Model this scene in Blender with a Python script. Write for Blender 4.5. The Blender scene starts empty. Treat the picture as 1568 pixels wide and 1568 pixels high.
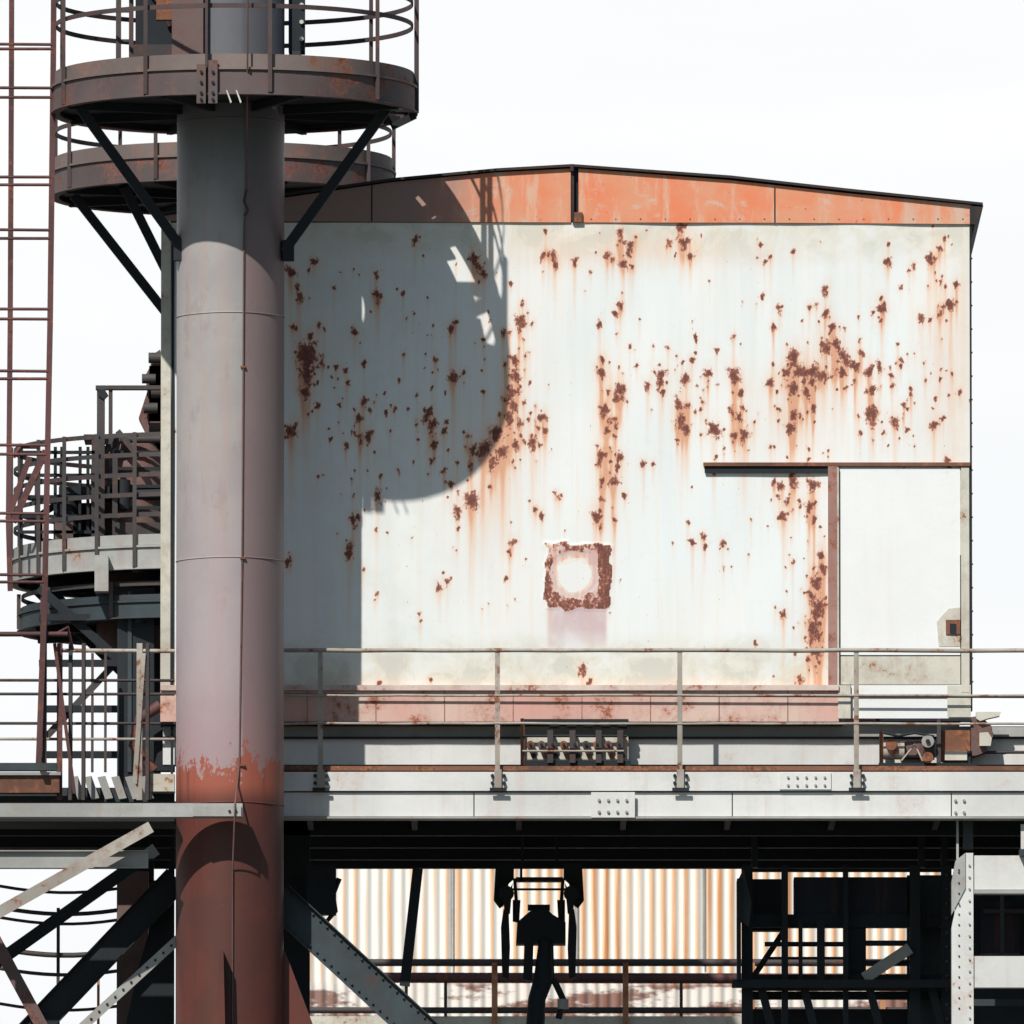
import bpy, bmesh, math, random
import numpy as np
from mathutils import Vector, Matrix
random.seed(7); rng=np.random.RandomState(5)
sc=bpy.context.scene
# ---------------------------------------------------------------- mapping
CAMZ=1.6; D=160.0; ZC=16.0
ax=math.hypot(D,ZC-CAMZ); c_=D/ax; s_=(ZC-CAMZ)/ax; K=175.0
def Zof(py,d):
    v=(784-py)/K/ax
    t=(d+D)/(c_-v*s_)
    return CAMZ+t*(s_+v*c_)
def Xof(px,d): return (px-784)/K/ax*((d+D)/c_)
def P(px,py,d=0.0): return Vector((Xof(px,d),d,Zof(py,d)))
CY=-1.22
# ---------------------------------------------------------------- materials
def mr(nt,src,a,b,c=0.0,d=1.0,smooth=True):
    n=nt.nodes.new('ShaderNodeMapRange'); n.interpolation_type='SMOOTHSTEP' if smooth else 'LINEAR'
    nt.links.new(src,n.inputs[0])
    for i,v in zip((1,2,3,4),(a,b,c,d)): n.inputs[i].default_value=v
    return n.outputs[0]
def noise(nt,vec,scale,detail=6,rough=.6,dist=0.0):
    n=nt.nodes.new('ShaderNodeTexNoise'); n.inputs['Scale'].default_value=scale
    n.inputs['Detail'].default_value=detail; n.inputs['Roughness'].default_value=rough; n.inputs['Distortion'].default_value=dist
    if vec is not None: nt.links.new(vec,n.inputs['Vector'])
    return n.outputs[0]
def mapping(nt,vec,scale=(1,1,1),loc=(0,0,0)):
    n=nt.nodes.new('ShaderNodeMapping'); n.inputs['Scale'].default_value=scale; n.inputs['Location'].default_value=loc
    nt.links.new(vec,n.inputs[0]); return n.outputs[0]
def mix(nt,f,a,b,mode='MIX'):
    n=nt.nodes.new('ShaderNodeMix'); n.data_type='RGBA'; n.blend_type=mode
    for sck,v in ((n.inputs[0],f),(n.inputs[6],a),(n.inputs[7],b)):
        if isinstance(v,(int,float)): sck.default_value=v
        elif isinstance(v,tuple): sck.default_value=(*v,1) if len(v)==3 else v
        else: nt.links.new(v,sck)
    return n.outputs[2]
def math_(nt,op,a,b=0.0,clamp=False):
    n=nt.nodes.new('ShaderNodeMath'); n.operation=op; n.use_clamp=clamp
    for i,v in enumerate((a,b)):
        if isinstance(v,(int,float)): n.inputs[i].default_value=v
        else: nt.links.new(v,n.inputs[i])
    return n.outputs[0]
def new_mat(name):
    m=bpy.data.materials.new(name); m.use_nodes=True; nt=m.node_tree
    bs=nt.nodes['Principled BSDF']; tc=nt.nodes.new('ShaderNodeTexCoord')
    bs.inputs['Specular IOR Level'].default_value=.3
    return m,nt,bs,tc.outputs['Object']
def bump(nt,bs,h,strength=.3,dist=.01):
    b=nt.nodes.new('ShaderNodeBump'); b.inputs['Strength'].default_value=strength; b.inputs['Distance'].default_value=dist
    nt.links.new(h,b.inputs['Height']); nt.links.new(b.outputs[0],bs.inputs['Normal'])
def paint(name,base,amt=.3,rust=(.23,.075,.035),rust2=(.10,.04,.025),var=.35,rough=.65,sc_=2.5,streak=.4,metal=0.0,dirt=None,mott=.35):
    m,nt,bs,co=new_mat(name)
    n1=noise(nt,co,sc_,10,.72)
    n2=noise(nt,mapping(nt,co,(9,9,.7)),1.0,6,.6)
    n3=noise(nt,co,28,5,.7)
    n4=noise(nt,co,.9,4,.5)
    d=tuple(x*(1-var) for x in base) if dirt is None else dirt
    c1=mix(nt,mr(nt,n4,.35,.65),base,d)
    c1=mix(nt,mr(nt,n1,.42,.6,0,mott),c1,tuple(x*.72 for x in d))
    c2=mix(nt,math_(nt,'MULTIPLY',mr(nt,n2,.5,.72),streak),c1,tuple(.5*a+.5*b for a,b in zip(d,rust)))
    t=.74-.45*amt
    comb=math_(nt,'ADD',n1,math_(nt,'MULTIPLY',math_(nt,'SUBTRACT',n3,.5),.22))
    mask=mr(nt,comb,t,t+.05)
    halo=math_(nt,'MULTIPLY',mr(nt,comb,t-.09,t+.03),.55)
    rc=mix(nt,mr(nt,n3,.35,.65),rust2,rust)
    c3=mix(nt,halo,c2,tuple(.45*a+.55*b for a,b in zip(base,rust)))
    c4=mix(nt,mask,c3,rc)
    nt.links.new(c4,bs.inputs['Base Color'])
    nt.links.new(mr(nt,mask,0,1,rough,.9,False),bs.inputs['Roughness'])
    bs.inputs['Metallic'].default_value=metal
    bump(nt,bs,math_(nt,'ADD',n3,math_(nt,'MULTIPLY',mask,-.5)),.35,.004)
    return m
M={}
M['girder']=paint('weathered_grey_white_paint',(.66,.665,.645),.20,(.40,.19,.10),(.22,.09,.045),.13,streak=.28,sc_=1.7,mott=.22)
M['girder2']=paint('dull_grey_paint',(.38,.385,.37),.24,(.3,.12,.06),var=.25,streak=.35)
M['rail']=paint('rail_paint',(.40,.37,.325),.42,(.25,.11,.06),(.12,.05,.03),.3,sc_=5)
M['raildark']=paint('dark_rail_paint',(.06,.055,.056),.35,(.13,.06,.045),(.045,.027,.025),.3,sc_=5)
M['dark']=paint('dark_steel',(.016,.022,.028),.2,(.035,.02,.018),(.02,.014,.013),.3,rough=.7)
M['teal']=paint('dark_teal_steel',(.045,.062,.07),.25,(.09,.045,.035),(.04,.028,.02),.4)
M['fascia']=paint('brown_grey_fascia',(.125,.098,.098),.40,(.22,.085,.055),(.07,.04,.04),.35,sc_=2.2)
M['toe']=paint('brown_grey_toeplate',(.20,.16,.15),.38,(.30,.12,.065),(.085,.048,.04),.35,sc_=2.0)
M['ladder']=paint('rusty_ladder_paint',(.11,.05,.05),.36,(.25,.08,.05),(.05,.026,.026),.4,sc_=4)
M['cage']=paint('dark_cage_paint',(.075,.055,.055),.30,(.15,.06,.045),(.045,.026,.026),.3,sc_=4)
M['rust']=paint('heavy_rust',(.18,.08,.05),.5,(.30,.115,.055),(.08,.04,.03),.4,sc_=3)
M['pink']=paint('faded_red_primer',(.58,.32,.27),.38,(.38,.13,.07),(.21,.07,.045),.2,sc_=3.0,dirt=(.60,.45,.385))
M['palelip']=paint('pale_pink_lip',(.64,.53,.48),.36,(.38,.15,.10),(.22,.08,.06),.2,sc_=4)
M['white']=paint('chalky_white_paint',(.76,.775,.77),.12,(.45,.22,.12),(.3,.12,.06),.04,streak=.10,mott=.07,sc_=1.2)
M['post']=paint('brown_door_post',(.36,.21,.18),.45,(.32,.13,.09),(.17,.08,.06),.3,sc_=5)
M['cream']=paint('cream_weathered',(.60,.58,.50),.30,(.33,.16,.08),(.2,.09,.05),.22,sc_=4)
M['roof']=paint('roof_edge',(.035,.03,.03),.3,(.08,.04,.03),(.04,.025,.02),.3)
M['orangepaint']=paint('orange_primer_rail',(.50,.25,.13),.4,(.38,.13,.06),var=.3)
M['vessel']=paint('brown_vessel',(.15,.10,.095),.45,(.19,.09,.07),(.08,.05,.05),.4)
M['navy']=paint('navy_panel',(.012,.017,.03),.1)
def gable_mat():
    m,nt,bs,co=new_mat('orange_primer_gable')
    sx=nt.nodes.new('ShaderNodeSeparateXYZ'); nt.links.new(co,sx.inputs[0])
    n1=noise(nt,co,1.6,8,.65); n2=noise(nt,mapping(nt,co,(6,6,1.2)),1.0,7,.65); n3=noise(nt,co,20,6,.7); n4=noise(nt,mapping(nt,co,(1,1,1.6)),2.6,9,.7,.5)
    c=mix(nt,mr(nt,n1,.35,.65),(.70,.215,.105),(.64,.30,.18))
    c=mix(nt,mr(nt,n2,.52,.66),c,(.62,.40,.29))
    c=mix(nt,mr(nt,n4,.56,.64,0,.6),c,(.55,.45,.38))
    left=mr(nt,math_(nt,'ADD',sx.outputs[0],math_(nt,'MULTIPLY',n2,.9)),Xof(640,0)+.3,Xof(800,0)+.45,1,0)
    c=mix(nt,math_(nt,'MULTIPLY',left,.85),c,(.24,.195,.19))  # left part greyed, putting the platform's shadow into the primer colour
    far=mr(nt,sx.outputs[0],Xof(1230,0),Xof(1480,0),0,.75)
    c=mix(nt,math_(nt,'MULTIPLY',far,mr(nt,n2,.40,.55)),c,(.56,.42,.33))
    c=mix(nt,mr(nt,n3,.64,.72),c,(.25,.09,.06))
    nt.links.new(c,bs.inputs['Base Color']); bs.inputs['Roughness'].default_value=.7
    bump(nt,bs,n3,.3,.004); return m
M['gable']=gable_mat()
def wall_mat():
    m,nt,bs,co=new_mat('rusted_white_sheet_steel')
    def at(nm):
        a=nt.nodes.new('ShaderNodeAttribute'); a.attribute_name=nm; return a.outputs['Fac']
    rust,stain,grime,lilac=at('rust'),at('stain'),at('grime'),at('lilac')
    nf=noise(nt,mapping(nt,co,(1,1,.75)),46,6,.75); nm=noise(nt,mapping(nt,co,(1,1,.7)),22,6,.65); nl=noise(nt,co,1.1,4,.5)
    st=noise(nt,mapping(nt,co,(13,13,.45)),1.0,7,.65); st2=noise(nt,mapping(nt,co,(4,4,.3)),1.0,5,.6)
    patch=noise(nt,co,3.2,8,.65,.6); scr=noise(nt,co,9,8,.75)
    c=mix(nt,mr(nt,nl,.35,.65),(.715,.76,.765),(.745,.755,.74))
    c=mix(nt,math_(nt,'MULTIPLY',mr(nt,st,.48,.72),.34),c,(.72,.62,.48))
    c=mix(nt,math_(nt,'MULTIPLY',mr(nt,st2,.50,.66),.35),c,(.63,.685,.69))
    c=mix(nt,mr(nt,scr,.55,.68,0,.25),c,(.56,.60,.60))
    g=math_(nt,'MULTIPLY',grime,mr(nt,patch,.36,.56,.25,.9))
    c=mix(nt,g,c,(.61,.575,.455))
    g2=math_(nt,'MULTIPLY',grime,mr(nt,patch,.53,.57,0,.5))
    c=mix(nt,g2,c,(.48,.50,.48))
    sm=math_(nt,'MULTIPLY',stain,mr(nt,st,.32,.62,.45,1.15),True)
    c=mix(nt,mr(nt,sm,0,.8,0,1,False),c,(.73,.48,.33))
    c=mix(nt,mr(nt,sm,.45,1.0,0,.75),c,(.60,.29,.18))
    c=mix(nt,math_(nt,'MULTIPLY',lilac,mr(nt,patch,.3,.6,.45,.95)),c,(.55,.42,.43))
    f=math_(nt,'ADD',rust,math_(nt,'ADD',math_(nt,'MULTIPLY',math_(nt,'SUBTRACT',nf,.5),2.0),math_(nt,'MULTIPLY',math_(nt,'SUBTRACT',nm,.5),2.4)))
    halo=mr(nt,f,.15,.5,0,.5)
    c=mix(nt,halo,c,(.62,.33,.22))
    mask=mr(nt,f,.42,.60)
    rc=mix(nt,mr(nt,math_(nt,'ADD',f,math_(nt,'MULTIPLY',nf,.8)),.75,1.5),(.36,.14,.095),(.15,.062,.05))
    c=mix(nt,mask,c,rc)
    pep=math_(nt,'MULTIPLY',mr(nt,noise(nt,mapping(nt,co,(1,1,.6)),30,2,.5),.72,.765),mr(nt,nl,.4,.6,.3,.9))
    c=mix(nt,pep,c,(.38,.17,.10))
    nt.links.new(c,bs.inputs['Base Color'])
    nt.links.new(mr(nt,mask,0,1,.55,.95,False),bs.inputs['Roughness'])
    bump(nt,bs,math_(nt,'ADD',math_(nt,'MULTIPLY',nf,mr(nt,mask,0,1,.15,1,False)),math_(nt,'MULTIPLY',mask,-.6)),.4,.005)
    return m
M['wall']=wall_mat()
def pipe_mat():
    m,nt,bs,co=new_mat('faded_lilac_grey_pipe_paint')
    sx=nt.nodes.new('ShaderNodeSeparateXYZ'); nt.links.new(co,sx.inputs[0])
    n1=noise(nt,co,1.3,6,.55); n2=noise(nt,mapping(nt,co,(8,8,.4)),1.0,7,.65); n3=noise(nt,co,24,6,.7); n5=noise(nt,mapping(nt,co,(1,1,.45)),5.5,9,.7)
    c=mix(nt,mr(nt,n1,.35,.65),(.345,.325,.315),(.285,.27,.275))
    c=mix(nt,math_(nt,'MULTIPLY',mr(nt,n2,.42,.66),.55),c,(.37,.27,.235))
    c=mix(nt,mr(nt,n5,.54,.66,0,.28),c,(.20,.16,.16))
    low=mr(nt,sx.outputs[2],Zof(1150,-1.7),Zof(560,-1.7),.6,0)
    c=mix(nt,low,c,(.36,.275,.31))
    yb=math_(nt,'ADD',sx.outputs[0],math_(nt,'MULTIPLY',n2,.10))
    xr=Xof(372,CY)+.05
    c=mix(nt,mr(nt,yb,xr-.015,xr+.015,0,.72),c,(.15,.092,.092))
    top_shade=mr(nt,math_(nt,'ADD',sx.outputs[2],math_(nt,'MULTIPLY',n1,.4)),Zof(330,-1.7),Zof(150,-1.7),0,.8)
    c=mix(nt,top_shade,c,(.085,.098,.115))  # upper column darkened in colour to stand for shade from above
    zz=math_(nt,'ADD',sx.outputs[2],math_(nt,'ADD',math_(nt,'MULTIPLY',math_(nt,'SUBTRACT',n5,.5),1.3),math_(nt,'MULTIPLY',math_(nt,'SUBTRACT',n3,.5),.3)))
    z0=Zof(1160,-1.7); red=mr(nt,zz,z0-.03,z0+.01,1,0)
    fade=mr(nt,zz,z0-.05,z0+1.0,.35,0)
    c=mix(nt,fade,c,(.30,.15,.13))
    redc=mix(nt,mr(nt,n1,.4,.6),(.115,.034,.025),(.082,.030,.024))
    redc=mix(nt,mr(nt,sx.outputs[2],Zof(1235,-1.7),Zof(1195,-1.7)),redc,(.29,.085,.055))
    redc=mix(nt,mr(nt,n2,.5,.7,0,.6),redc,(.07,.03,.028))
    c=mix(nt,red,c,redc)
    c=mix(nt,mr(nt,n3,.68,.74),c,(.2,.08,.06))
    nt.links.new(c,bs.inputs['Base Color']); bs.inputs['Roughness'].default_value=.5
    bump(nt,bs,math_(nt,'ADD',n3,math_(nt,'MULTIPLY',red,-1.0)),.25,.004); return m
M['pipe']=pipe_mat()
def corr_mat():
    m,nt,bs,co=new_mat('rust_striped_corrugated_sheet')
    sx=nt.nodes.new('ShaderNodeSeparateXYZ'); nt.links.new(co,sx.inputs[0])
    ph=math_(nt,'SINE',math_(nt,'MULTIPLY',sx.outputs[0],2*math.pi/.115))
    n=noise(nt,mapping(nt,co,(7,7,.25)),1.0,6,.6); nb=noise(nt,mapping(nt,co,(.6,.6,2.2)),1.0,8,.7)
    k=math_(nt,'ADD',math_(nt,'MULTIPLY',ph,.20),math_(nt,'ADD',n,mr(nt,sx.outputs[0],-2.0,1.0,-.03,.14)))
    c=mix(nt,mr(nt,k,.55,.78),(.80,.775,.72),(.78,.50,.31))
    c=mix(nt,mr(nt,k,.80,.92),c,(.56,.25,.11))
    c=mix(nt,mr(nt,sx.outputs[2],Zof(1512,25),Zof(1500,25),.9,0),c,mix(nt,mr(nt,nb,.47,.53),(.72,.68,.63),(.20,.09,.07)))
    nt.links.new(c,bs.inputs['Base Color']); bs.inputs['Roughness'].default_value=.8; return m
M['corr']=corr_mat()
m,nt,bs,co=new_mat('dusty_gravel_ground')
c=mix(nt,mr(nt,noise(nt,co,.15,8,.7),.35,.65),(.09,.08,.07),(.14,.13,.11)); c=mix(nt,mr(nt,noise(nt,co,6,6,.7),.45,.6),c,(.07,.065,.06))
nt.links.new(c,bs.inputs['Base Color']); bs.inputs['Roughness'].default_value=.95; M['ground']=m
# ---------------------------------------------------------------- mesh builder
class Ob:
    def __init__(s,name,parent=None): s.name=name; s.bm=bmesh.new(); s.mats=[]; s.parent=parent
    def mi(s,k):
        if k not in s.mats: s.mats.append(k)
        return s.mats.index(k)
    def face(s,vs,k,smooth=False):
        f=s.bm.faces.new(vs); f.material_index=s.mi(k); f.smooth=smooth; return f
    def sharp(s,a,b):
        e=s.bm.edges.get((a,b))
        if e: e.smooth=False
    def hexa(s,pts,k):
        v=[s.bm.verts.new(p) for p in pts]
        for q in ((0,1,2,3),(7,6,5,4),(0,4,5,1),(1,5,6,2),(2,6,7,3),(3,7,4,0)): s.face([v[i] for i in q],k)
    def rect(s,x0,y0,x1,y1,d0,d1,k):
        a,b=Xof(x0,d0),Xof(x1,d0); z1,z0=Zof(y0,d0),Zof(y1,d0)
        s.hexa([(a,d0,z0),(b,d0,z0),(b,d0,z1),(a,d0,z1),(a,d1,z0),(b,d1,z0),(b,d1,z1),(a,d1,z1)],k)
    def box(s,a,b,k):
        s.hexa([(a[0],a[1],a[2]),(b[0],a[1],a[2]),(b[0],a[1],b[2]),(a[0],a[1],b[2]),(a[0],b[1],a[2]),(b[0],b[1],a[2]),(b[0],b[1],b[2]),(a[0],b[1],b[2])],k)
    def bar(s,p,q,w,h,k,up=Vector((0,1,0))):
        p=Vector(p);q=Vector(q); t=(q-p).normalized()
        u=up if abs(t.dot(up))<.95 else Vector((0,0,1))
        a=t.cross(u).normalized()*w/2; b=t.cross(a).normalized()*h/2
        s.hexa([p-a-b,p+a-b,p+a+b,p-a+b,q-a-b,q+a-b,q+a+b,q-a+b],k)
    def angle(s,p,q,w,k,t=.008):
        p=Vector(p);q=Vector(q); d=(q-p).normalized(); a=d.cross(Vector((0,1,0))).normalized()
        s.bar(p,q,w,t,k); off=a*(w/2-t/2)+Vector((0,w/2+t/2+.001,0))
        s.bar(p+off,q+off,t,w,k)
    def chan(s,p,q,w,k,fl=.07,t=.01):
        p=Vector(p);q=Vector(q); d=(q-p).normalized(); a=d.cross(Vector((0,1,0))).normalized()
        s.bar(p,q,w-2*t,t,k)
        for sg in (-1,1):
            off=a*sg*(w/2-t/2)+Vector((0,-fl/2+t/2,0)); s.bar(p+off,q+off,t,fl,k)
    def tube(s,pts,r,k,seg=8,closed=False,cap=True):
        pts=[Vector(p) for p in pts]; n=len(pts); rings=[]
        prev=None
        for i,p in enumerate(pts):
            if closed: t=(pts[(i+1)%n]-pts[i-1]).normalized()
            else: t=(pts[min(i+1,n-1)]-pts[max(i-1,0)]).normalized()
            if prev is None: a=t.orthogonal().normalized()
            else: a=(prev-t*prev.dot(t)).normalized()
            prev=a; b=t.cross(a)
            rr=r[i] if isinstance(r,(list,tuple)) else r
            rings.append([s.bm.verts.new(p+a*rr*math.cos(2*math.pi*j/seg)+b*rr*math.sin(2*math.pi*j/seg)) for j in range(seg)])
        for i in range(n if closed else n-1):
            A,B=rings[i],rings[(i+1)%n]
            off=0
            if closed and i==n-1:
                off=min(range(seg),key=lambda o:(A[0].co-B[o].co).length)
            for j in range(seg): s.face([A[j],A[(j+1)%seg],B[(j+1+off)%seg],B[(j+off)%seg]],k,True)
        if cap and not closed:
            s.face(rings[0][::-1],k); s.face(rings[-1],k)
            for rg in (rings[0],rings[-1]):
                for j in range(seg): s.sharp(rg[j],rg[(j+1)%seg])
    def bolt(s,px,py,d,k,r=.013,h=.012):
        c=P(px,py,d); s.tube([c+Vector((0,.002,0)),c-Vector((0,h,0))],r,k,6)
    def poly(s,pts2,d0,d1,k):
        a=[s.bm.verts.new((Xof(x,d0),d0,Zof(y,d0))) for x,y in pts2]
        b=[s.bm.verts.new((Xof(x,d0),d1,Zof(y,d0))) for x,y in pts2]
        s.face(a,k); s.face(b[::-1],k); n=len(a)
        for i in range(n): s.face([a[i],b[i],b[(i+1)%n],a[(i+1)%n]],k)
    def band(s,cx,cy,R,z0,z1,k,th=.012,a0=0,a1=360,seg=72):
        full=(a1-a0)>=360; n=seg if full else max(3,int(seg*(a1-a0)/360))
        an=[math.radians(a0+(a1-a0)*i/n) for i in range(n+(0 if full else 1))]
        L=[]
        for a in an:
            cs,sn=math.cos(a),math.sin(a)
            L.append([s.bm.verts.new((cx+r*cs,cy+r*sn,z)) for r,z in ((R,z0),(R,z1),(R-th,z1),(R-th,z0))])
        for i in range(len(L) if full else len(L)-1):
            A,B=L[i],L[(i+1)%len(L)]
            for j in range(4): s.face([A[j],B[j],B[(j+1)%4],A[(j+1)%4]],k,j in(0,2))
            for j in range(4): s.sharp(A[j],B[j])
    def done(s,bevel=0):
        me=bpy.data.meshes.new(s.name); bmesh.ops.recalc_face_normals(s.bm,faces=s.bm.faces); s.bm.to_mesh(me); s.bm.free()
        for k in s.mats: me.materials.append(M[k])
        o=bpy.data.objects.new(s.name,me); sc.collection.objects.link(o)
        if s.parent: o.parent=s.parent
        if bevel:
            b=o.modifiers.new('bevel','BEVEL'); b.width=bevel; b.segments=1; b.limit_method='ANGLE'; b.angle_limit=math.radians(50)
        return o
def empty(name):
    e=bpy.data.objects.new(name,None); sc.collection.objects.link(e); e.empty_display_size=.2; return e
# ---------------------------------------------------------------- ground
g=Ob('ground'); v=[g.bm.verts.new(p) for p in ((-1500,-1500,0),(1500,-1500,0),(1500,3000,0),(-1500,3000,0))]; g.face(v,'ground'); g.done()
# ---------------------------------------------------------------- machine house
H=empty('machine_house')
X0,X1,Y0,Y1=246,1487,341,1052
step=2.0; nx=int((X1-X0)/step)+1; ny=int((Y1-Y0)/step)+1
px=np.linspace(X0,X1,nx); py=np.linspace(Y0,Y1,ny); PX,PY=np.meshgrid(px,py)
rust=np.full(PX.shape,-.75); stain=np.zeros(PX.shape)
big=[(470,545,20),(445,415,10),(480,400,7),(455,440,6),(448,500,5),(543,508,6),(572,450,4),(617,450,4),(690,503,7),(697,493,5),(694,578,9),(655,632,9),(662,648,8),(515,562,5),(563,668,7),(605,625,4),(618,543,4),(635,368,6),(725,395,10),(740,420,7),(445,660,13),(535,840,8),(540,795,6),(440,860,5),(465,600,10),(520,620,4),(550,640,7),(590,600,3),(655,455,3),(475,515,6),(470,570,12),(530,680,5),(665,680,6),(680,660,6),(660,705,4),(710,570,4),(740,600,4),(740,520,4),
(797,492,11),(788,550,9),(789,575,11),(785,600,11),(785,620,9),(780,640,9),(760,663,12),(740,688,13),(770,690,12),(790,680,8),(815,675,8),(835,660,6),(722,765,14),(700,780,8),(690,740,6),(755,710,10),(830,640,8),
(850,405,6),(840,390,4),(880,400,6),(930,390,7),(955,405,8),(965,375,9),(950,355,6),(1043,350,9),(1048,372,10),(1057,393,7),(1025,370,5),(1180,393,4),(1165,375,4),(1215,385,5),(1360,400,7),(1425,395,8),(1440,380,6),(1400,405,4),(1465,435,6),(1455,465,9),(1440,480,6),(1425,490,4),(950,468,7),(943,480,5),(922,550,5),(920,570,7),(950,598,10),(945,610,8),(925,625,8),(930,660,6),(1012,575,10),(1015,600,5),(975,560,4),(965,530,4),(1060,550,5),(1050,580,8),(1065,515,4),(1040,620,8),(1050,655,9),(1045,640,6),(1085,570,7),(1093,655,10),(1125,575,12),(1135,600,6),(1132,640,7),(1140,665,9),(1125,665,6),(1185,500,5),(1215,545,11),(1225,570,13),(1215,595,11),(1205,570,9),(1180,585,8),(1210,655,10),(1215,635,8),(1245,625,6),(1245,570,13),(1260,575,10),(1235,600,8),(1265,480,7),(1275,500,7),(1265,530,11),(1280,525,9),(1293,547,12),(1290,570,8),(1310,560,9),(1320,540,6),(1330,570,9),(1335,598,9),(1335,632,13),(1370,645,8),(1385,620,5),(1365,575,5),(1240,470,5),(1430,650,7),(1445,640,4),(1470,600,4),(1395,595,4),(1380,560,4),(1350,490,4),(1355,465,4),(1440,580,3),(1450,705,7),(1000,710,4),(985,710,6),(920,700,8),(950,700,7),(940,738,10),(945,715,6),(923,735,5),(913,790,10),(922,765,6),(850,755,4),(860,760,3),(820,780,5),(785,830,6),(780,845,5),(775,885,4),(685,890,5),(557,873,4),(577,910,3),(645,950,2.5),(1060,830,6),(1080,835,4),(1107,830,5),(1150,795,3),(1055,800,3),(1200,790,8),(1195,745,8),(1215,735,9),(1245,745,11),(1240,775,8),(1185,740,5),
(1250,890,10),(1252,930,13),(1246,960,11),(1252,1000,9),(1237,1010,6),(1225,1040,7),(1260,870,9),(1258,850,7),(1254,975,9),(1040,1045,5),(900,1046,4),(660,1040,4),(580,1046,5)]
SC=.84
spots=[(x,y,r*SC,1.0) for x,y,r in big]
for x,y,r in big:
    for _ in range(rng.poisson(.4+r*.14)):
        a=rng.rand()*6.28; q=r*(1.2+rng.exponential(1.4)); spots.append((x+q*math.cos(a)*.7,y+q*math.sin(a)*2.0,1.3+rng.exponential(1.4),.9))
clusters=[(470,560,30,60,16),(655,640,50,60,16),(560,640,50,70,14),(1230,580,70,60,34),(1060,600,40,60,16),(1440,450,25,50,12),(935,640,14,80,18),(790,600,10,60,20),(1135,620,30,50,10),(1380,610,45,60,12),(1252,940,9,80,44),(1210,930,22,80,12),(960,390,30,25,8),(770,690,50,30,16),(700,560,60,90,14),(600,700,70,60,12),(1220,760,35,30,12)]
for cx,cy,sx_,sy_,n in clusters:
    for _ in range(n): spots.append((cx+rng.randn()*sx_,cy+rng.randn()*sy_,1.3+rng.exponential(1.3),.85))
for _ in range(130):
    y=345+rng.beta(1.6,2.1)*700; spots.append((X0+rng.rand()*(X1-X0),y,1.3+rng.exponential(.8),.8))
for x,y,r,w in spots:
    R=max(r,2.0)*3.6; i0,i1=np.searchsorted(px,[x-R,x+R]); j0,j1=np.searchsorted(py,[y-R,y+R*1.6])
    tp=rng.uniform(0,.22); kd=rng.uniform(.38,.95); ku=rng.uniform(.7,1.1); ph=rng.rand()*6.28; am=rng.uniform(.08,.28); nlb=rng.randint(2,5); shx=rng.uniform(-.25,.25)
    if i1>i0 and j1>j0:
        dx=PX[j0:j1,i0:i1]-x; dy=PY[j0:j1,i0:i1]-y; dx=dx+shx*dy
        rn=max(r,1.9)
        kk=np.where(dy>0,kd,ku)
        taper=1+tp*np.clip(dy/rn,0,3)
        dd=np.sqrt((dx*taper)**2+(dy*kk)**2)/rn
        dd=dd*(1+am*np.sin(nlb*np.arctan2(dy,dx)+ph))
        val=np.maximum((1.25-.85*dd)*w,-.75)
        rust[j0:j1,i0:i1]=np.maximum(rust[j0:j1,i0:i1],val)
        stain[j0:j1,i0:i1]+=.30*np.exp(-(np.hypot(dx,dy*.7)/rn/1.8)**2)*w*min(1,r/4)
    L=r*rng.uniform(8,24)+8; W=max(r*.6,1.9)
    i0,i1=np.searchsorted(px,[x-2.5*W,x+2.5*W]); j0,j1=np.searchsorted(py,[y,y+L*1.2])
    if i1>i0 and j1>j0:
        dx=PX[j0:j1,i0:i1]-x; dy=(PY[j0:j1,i0:i1]-y)/L
        stain[j0:j1,i0:i1]+=.66*min(1,.35+r/8)*np.exp(-(dx/(W*(1-.45*np.clip(dy,0,1))))**2)*np.clip(1-dy,0,1)**1.3*w
# painted over porthole
ax_=np.abs(PX-885); ay_=np.abs(PY-882)
wob=4*np.sin(PX/7.3+PY/19.)+3*np.sin(PY/6.1+2+PX/23.)+2.5*np.sin((PX+PY)/4.3)
sq=np.maximum(ax_,ay_)+wob*.5; rr=np.hypot(PX-880,PY-880)+wob*.35
reg=(sq<50)&(rr>36)
ring=np.where(reg,.70-np.abs(sq-45)*.045,-.75)
for cond,vv in ((PY>906,.75),(PX>916,.95),((PX<846)&(PY>858),.75),((PY<840),.5)):
    ring=np.where(reg&cond,np.maximum(ring,vv-.016*np.maximum(0,44-sq)),ring)
rust=np.maximum(rust,ring)
stain+=np.where((sq<49)&(rr>26),.55,0)+np.where((sq<42)&(PY<865)&(rr>20),.2,0)
lil=np.clip(1-np.maximum(np.abs(PX-884)-42,0)/5,0,1)*np.clip((PY-918)/6,0,1)*np.clip((1004-PY)/40,0,1)
lil=np.maximum(lil,.8*((sq<46)&(rr>30)))
for xx in (842,905,925): stain+=.6*np.exp(-((PX-xx)/5.)**2)*np.clip((PY-925)/5,0,1)*np.clip((1010-PY)/80,0,1)
grime=np.clip((PY-965)/45,0,1)*.8
grime=np.maximum(grime,np.clip((412-PY)/50,0,1)*.7)
grime=np.maximum(grime,np.clip((PX-1380)/110,0,1)*.2)
grime=np.maximum(grime,np.exp(-((PX-560)/150)**2)*.18)
stain+=np.clip((PY-1030)/22,0,1)*.25
stain+=.30*np.exp(-((PX-1455)/45)**2)*np.exp(-((PY-560)/170)**2)+.24*np.exp(-((PX-770)/60)**2)*np.exp(-((PY-690)/200)**2)+.24*np.exp(-((PX-1230)/70)**2)*np.exp(-((PY-620)/90)**2)
stain+=.30*np.exp(-((PX-960)/220)**2)*np.exp(-((PY-385)/30)**2)+.5*np.exp(-((PX-1254)/11)**2)*np.clip((PY-780)/80,0,1)
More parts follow.
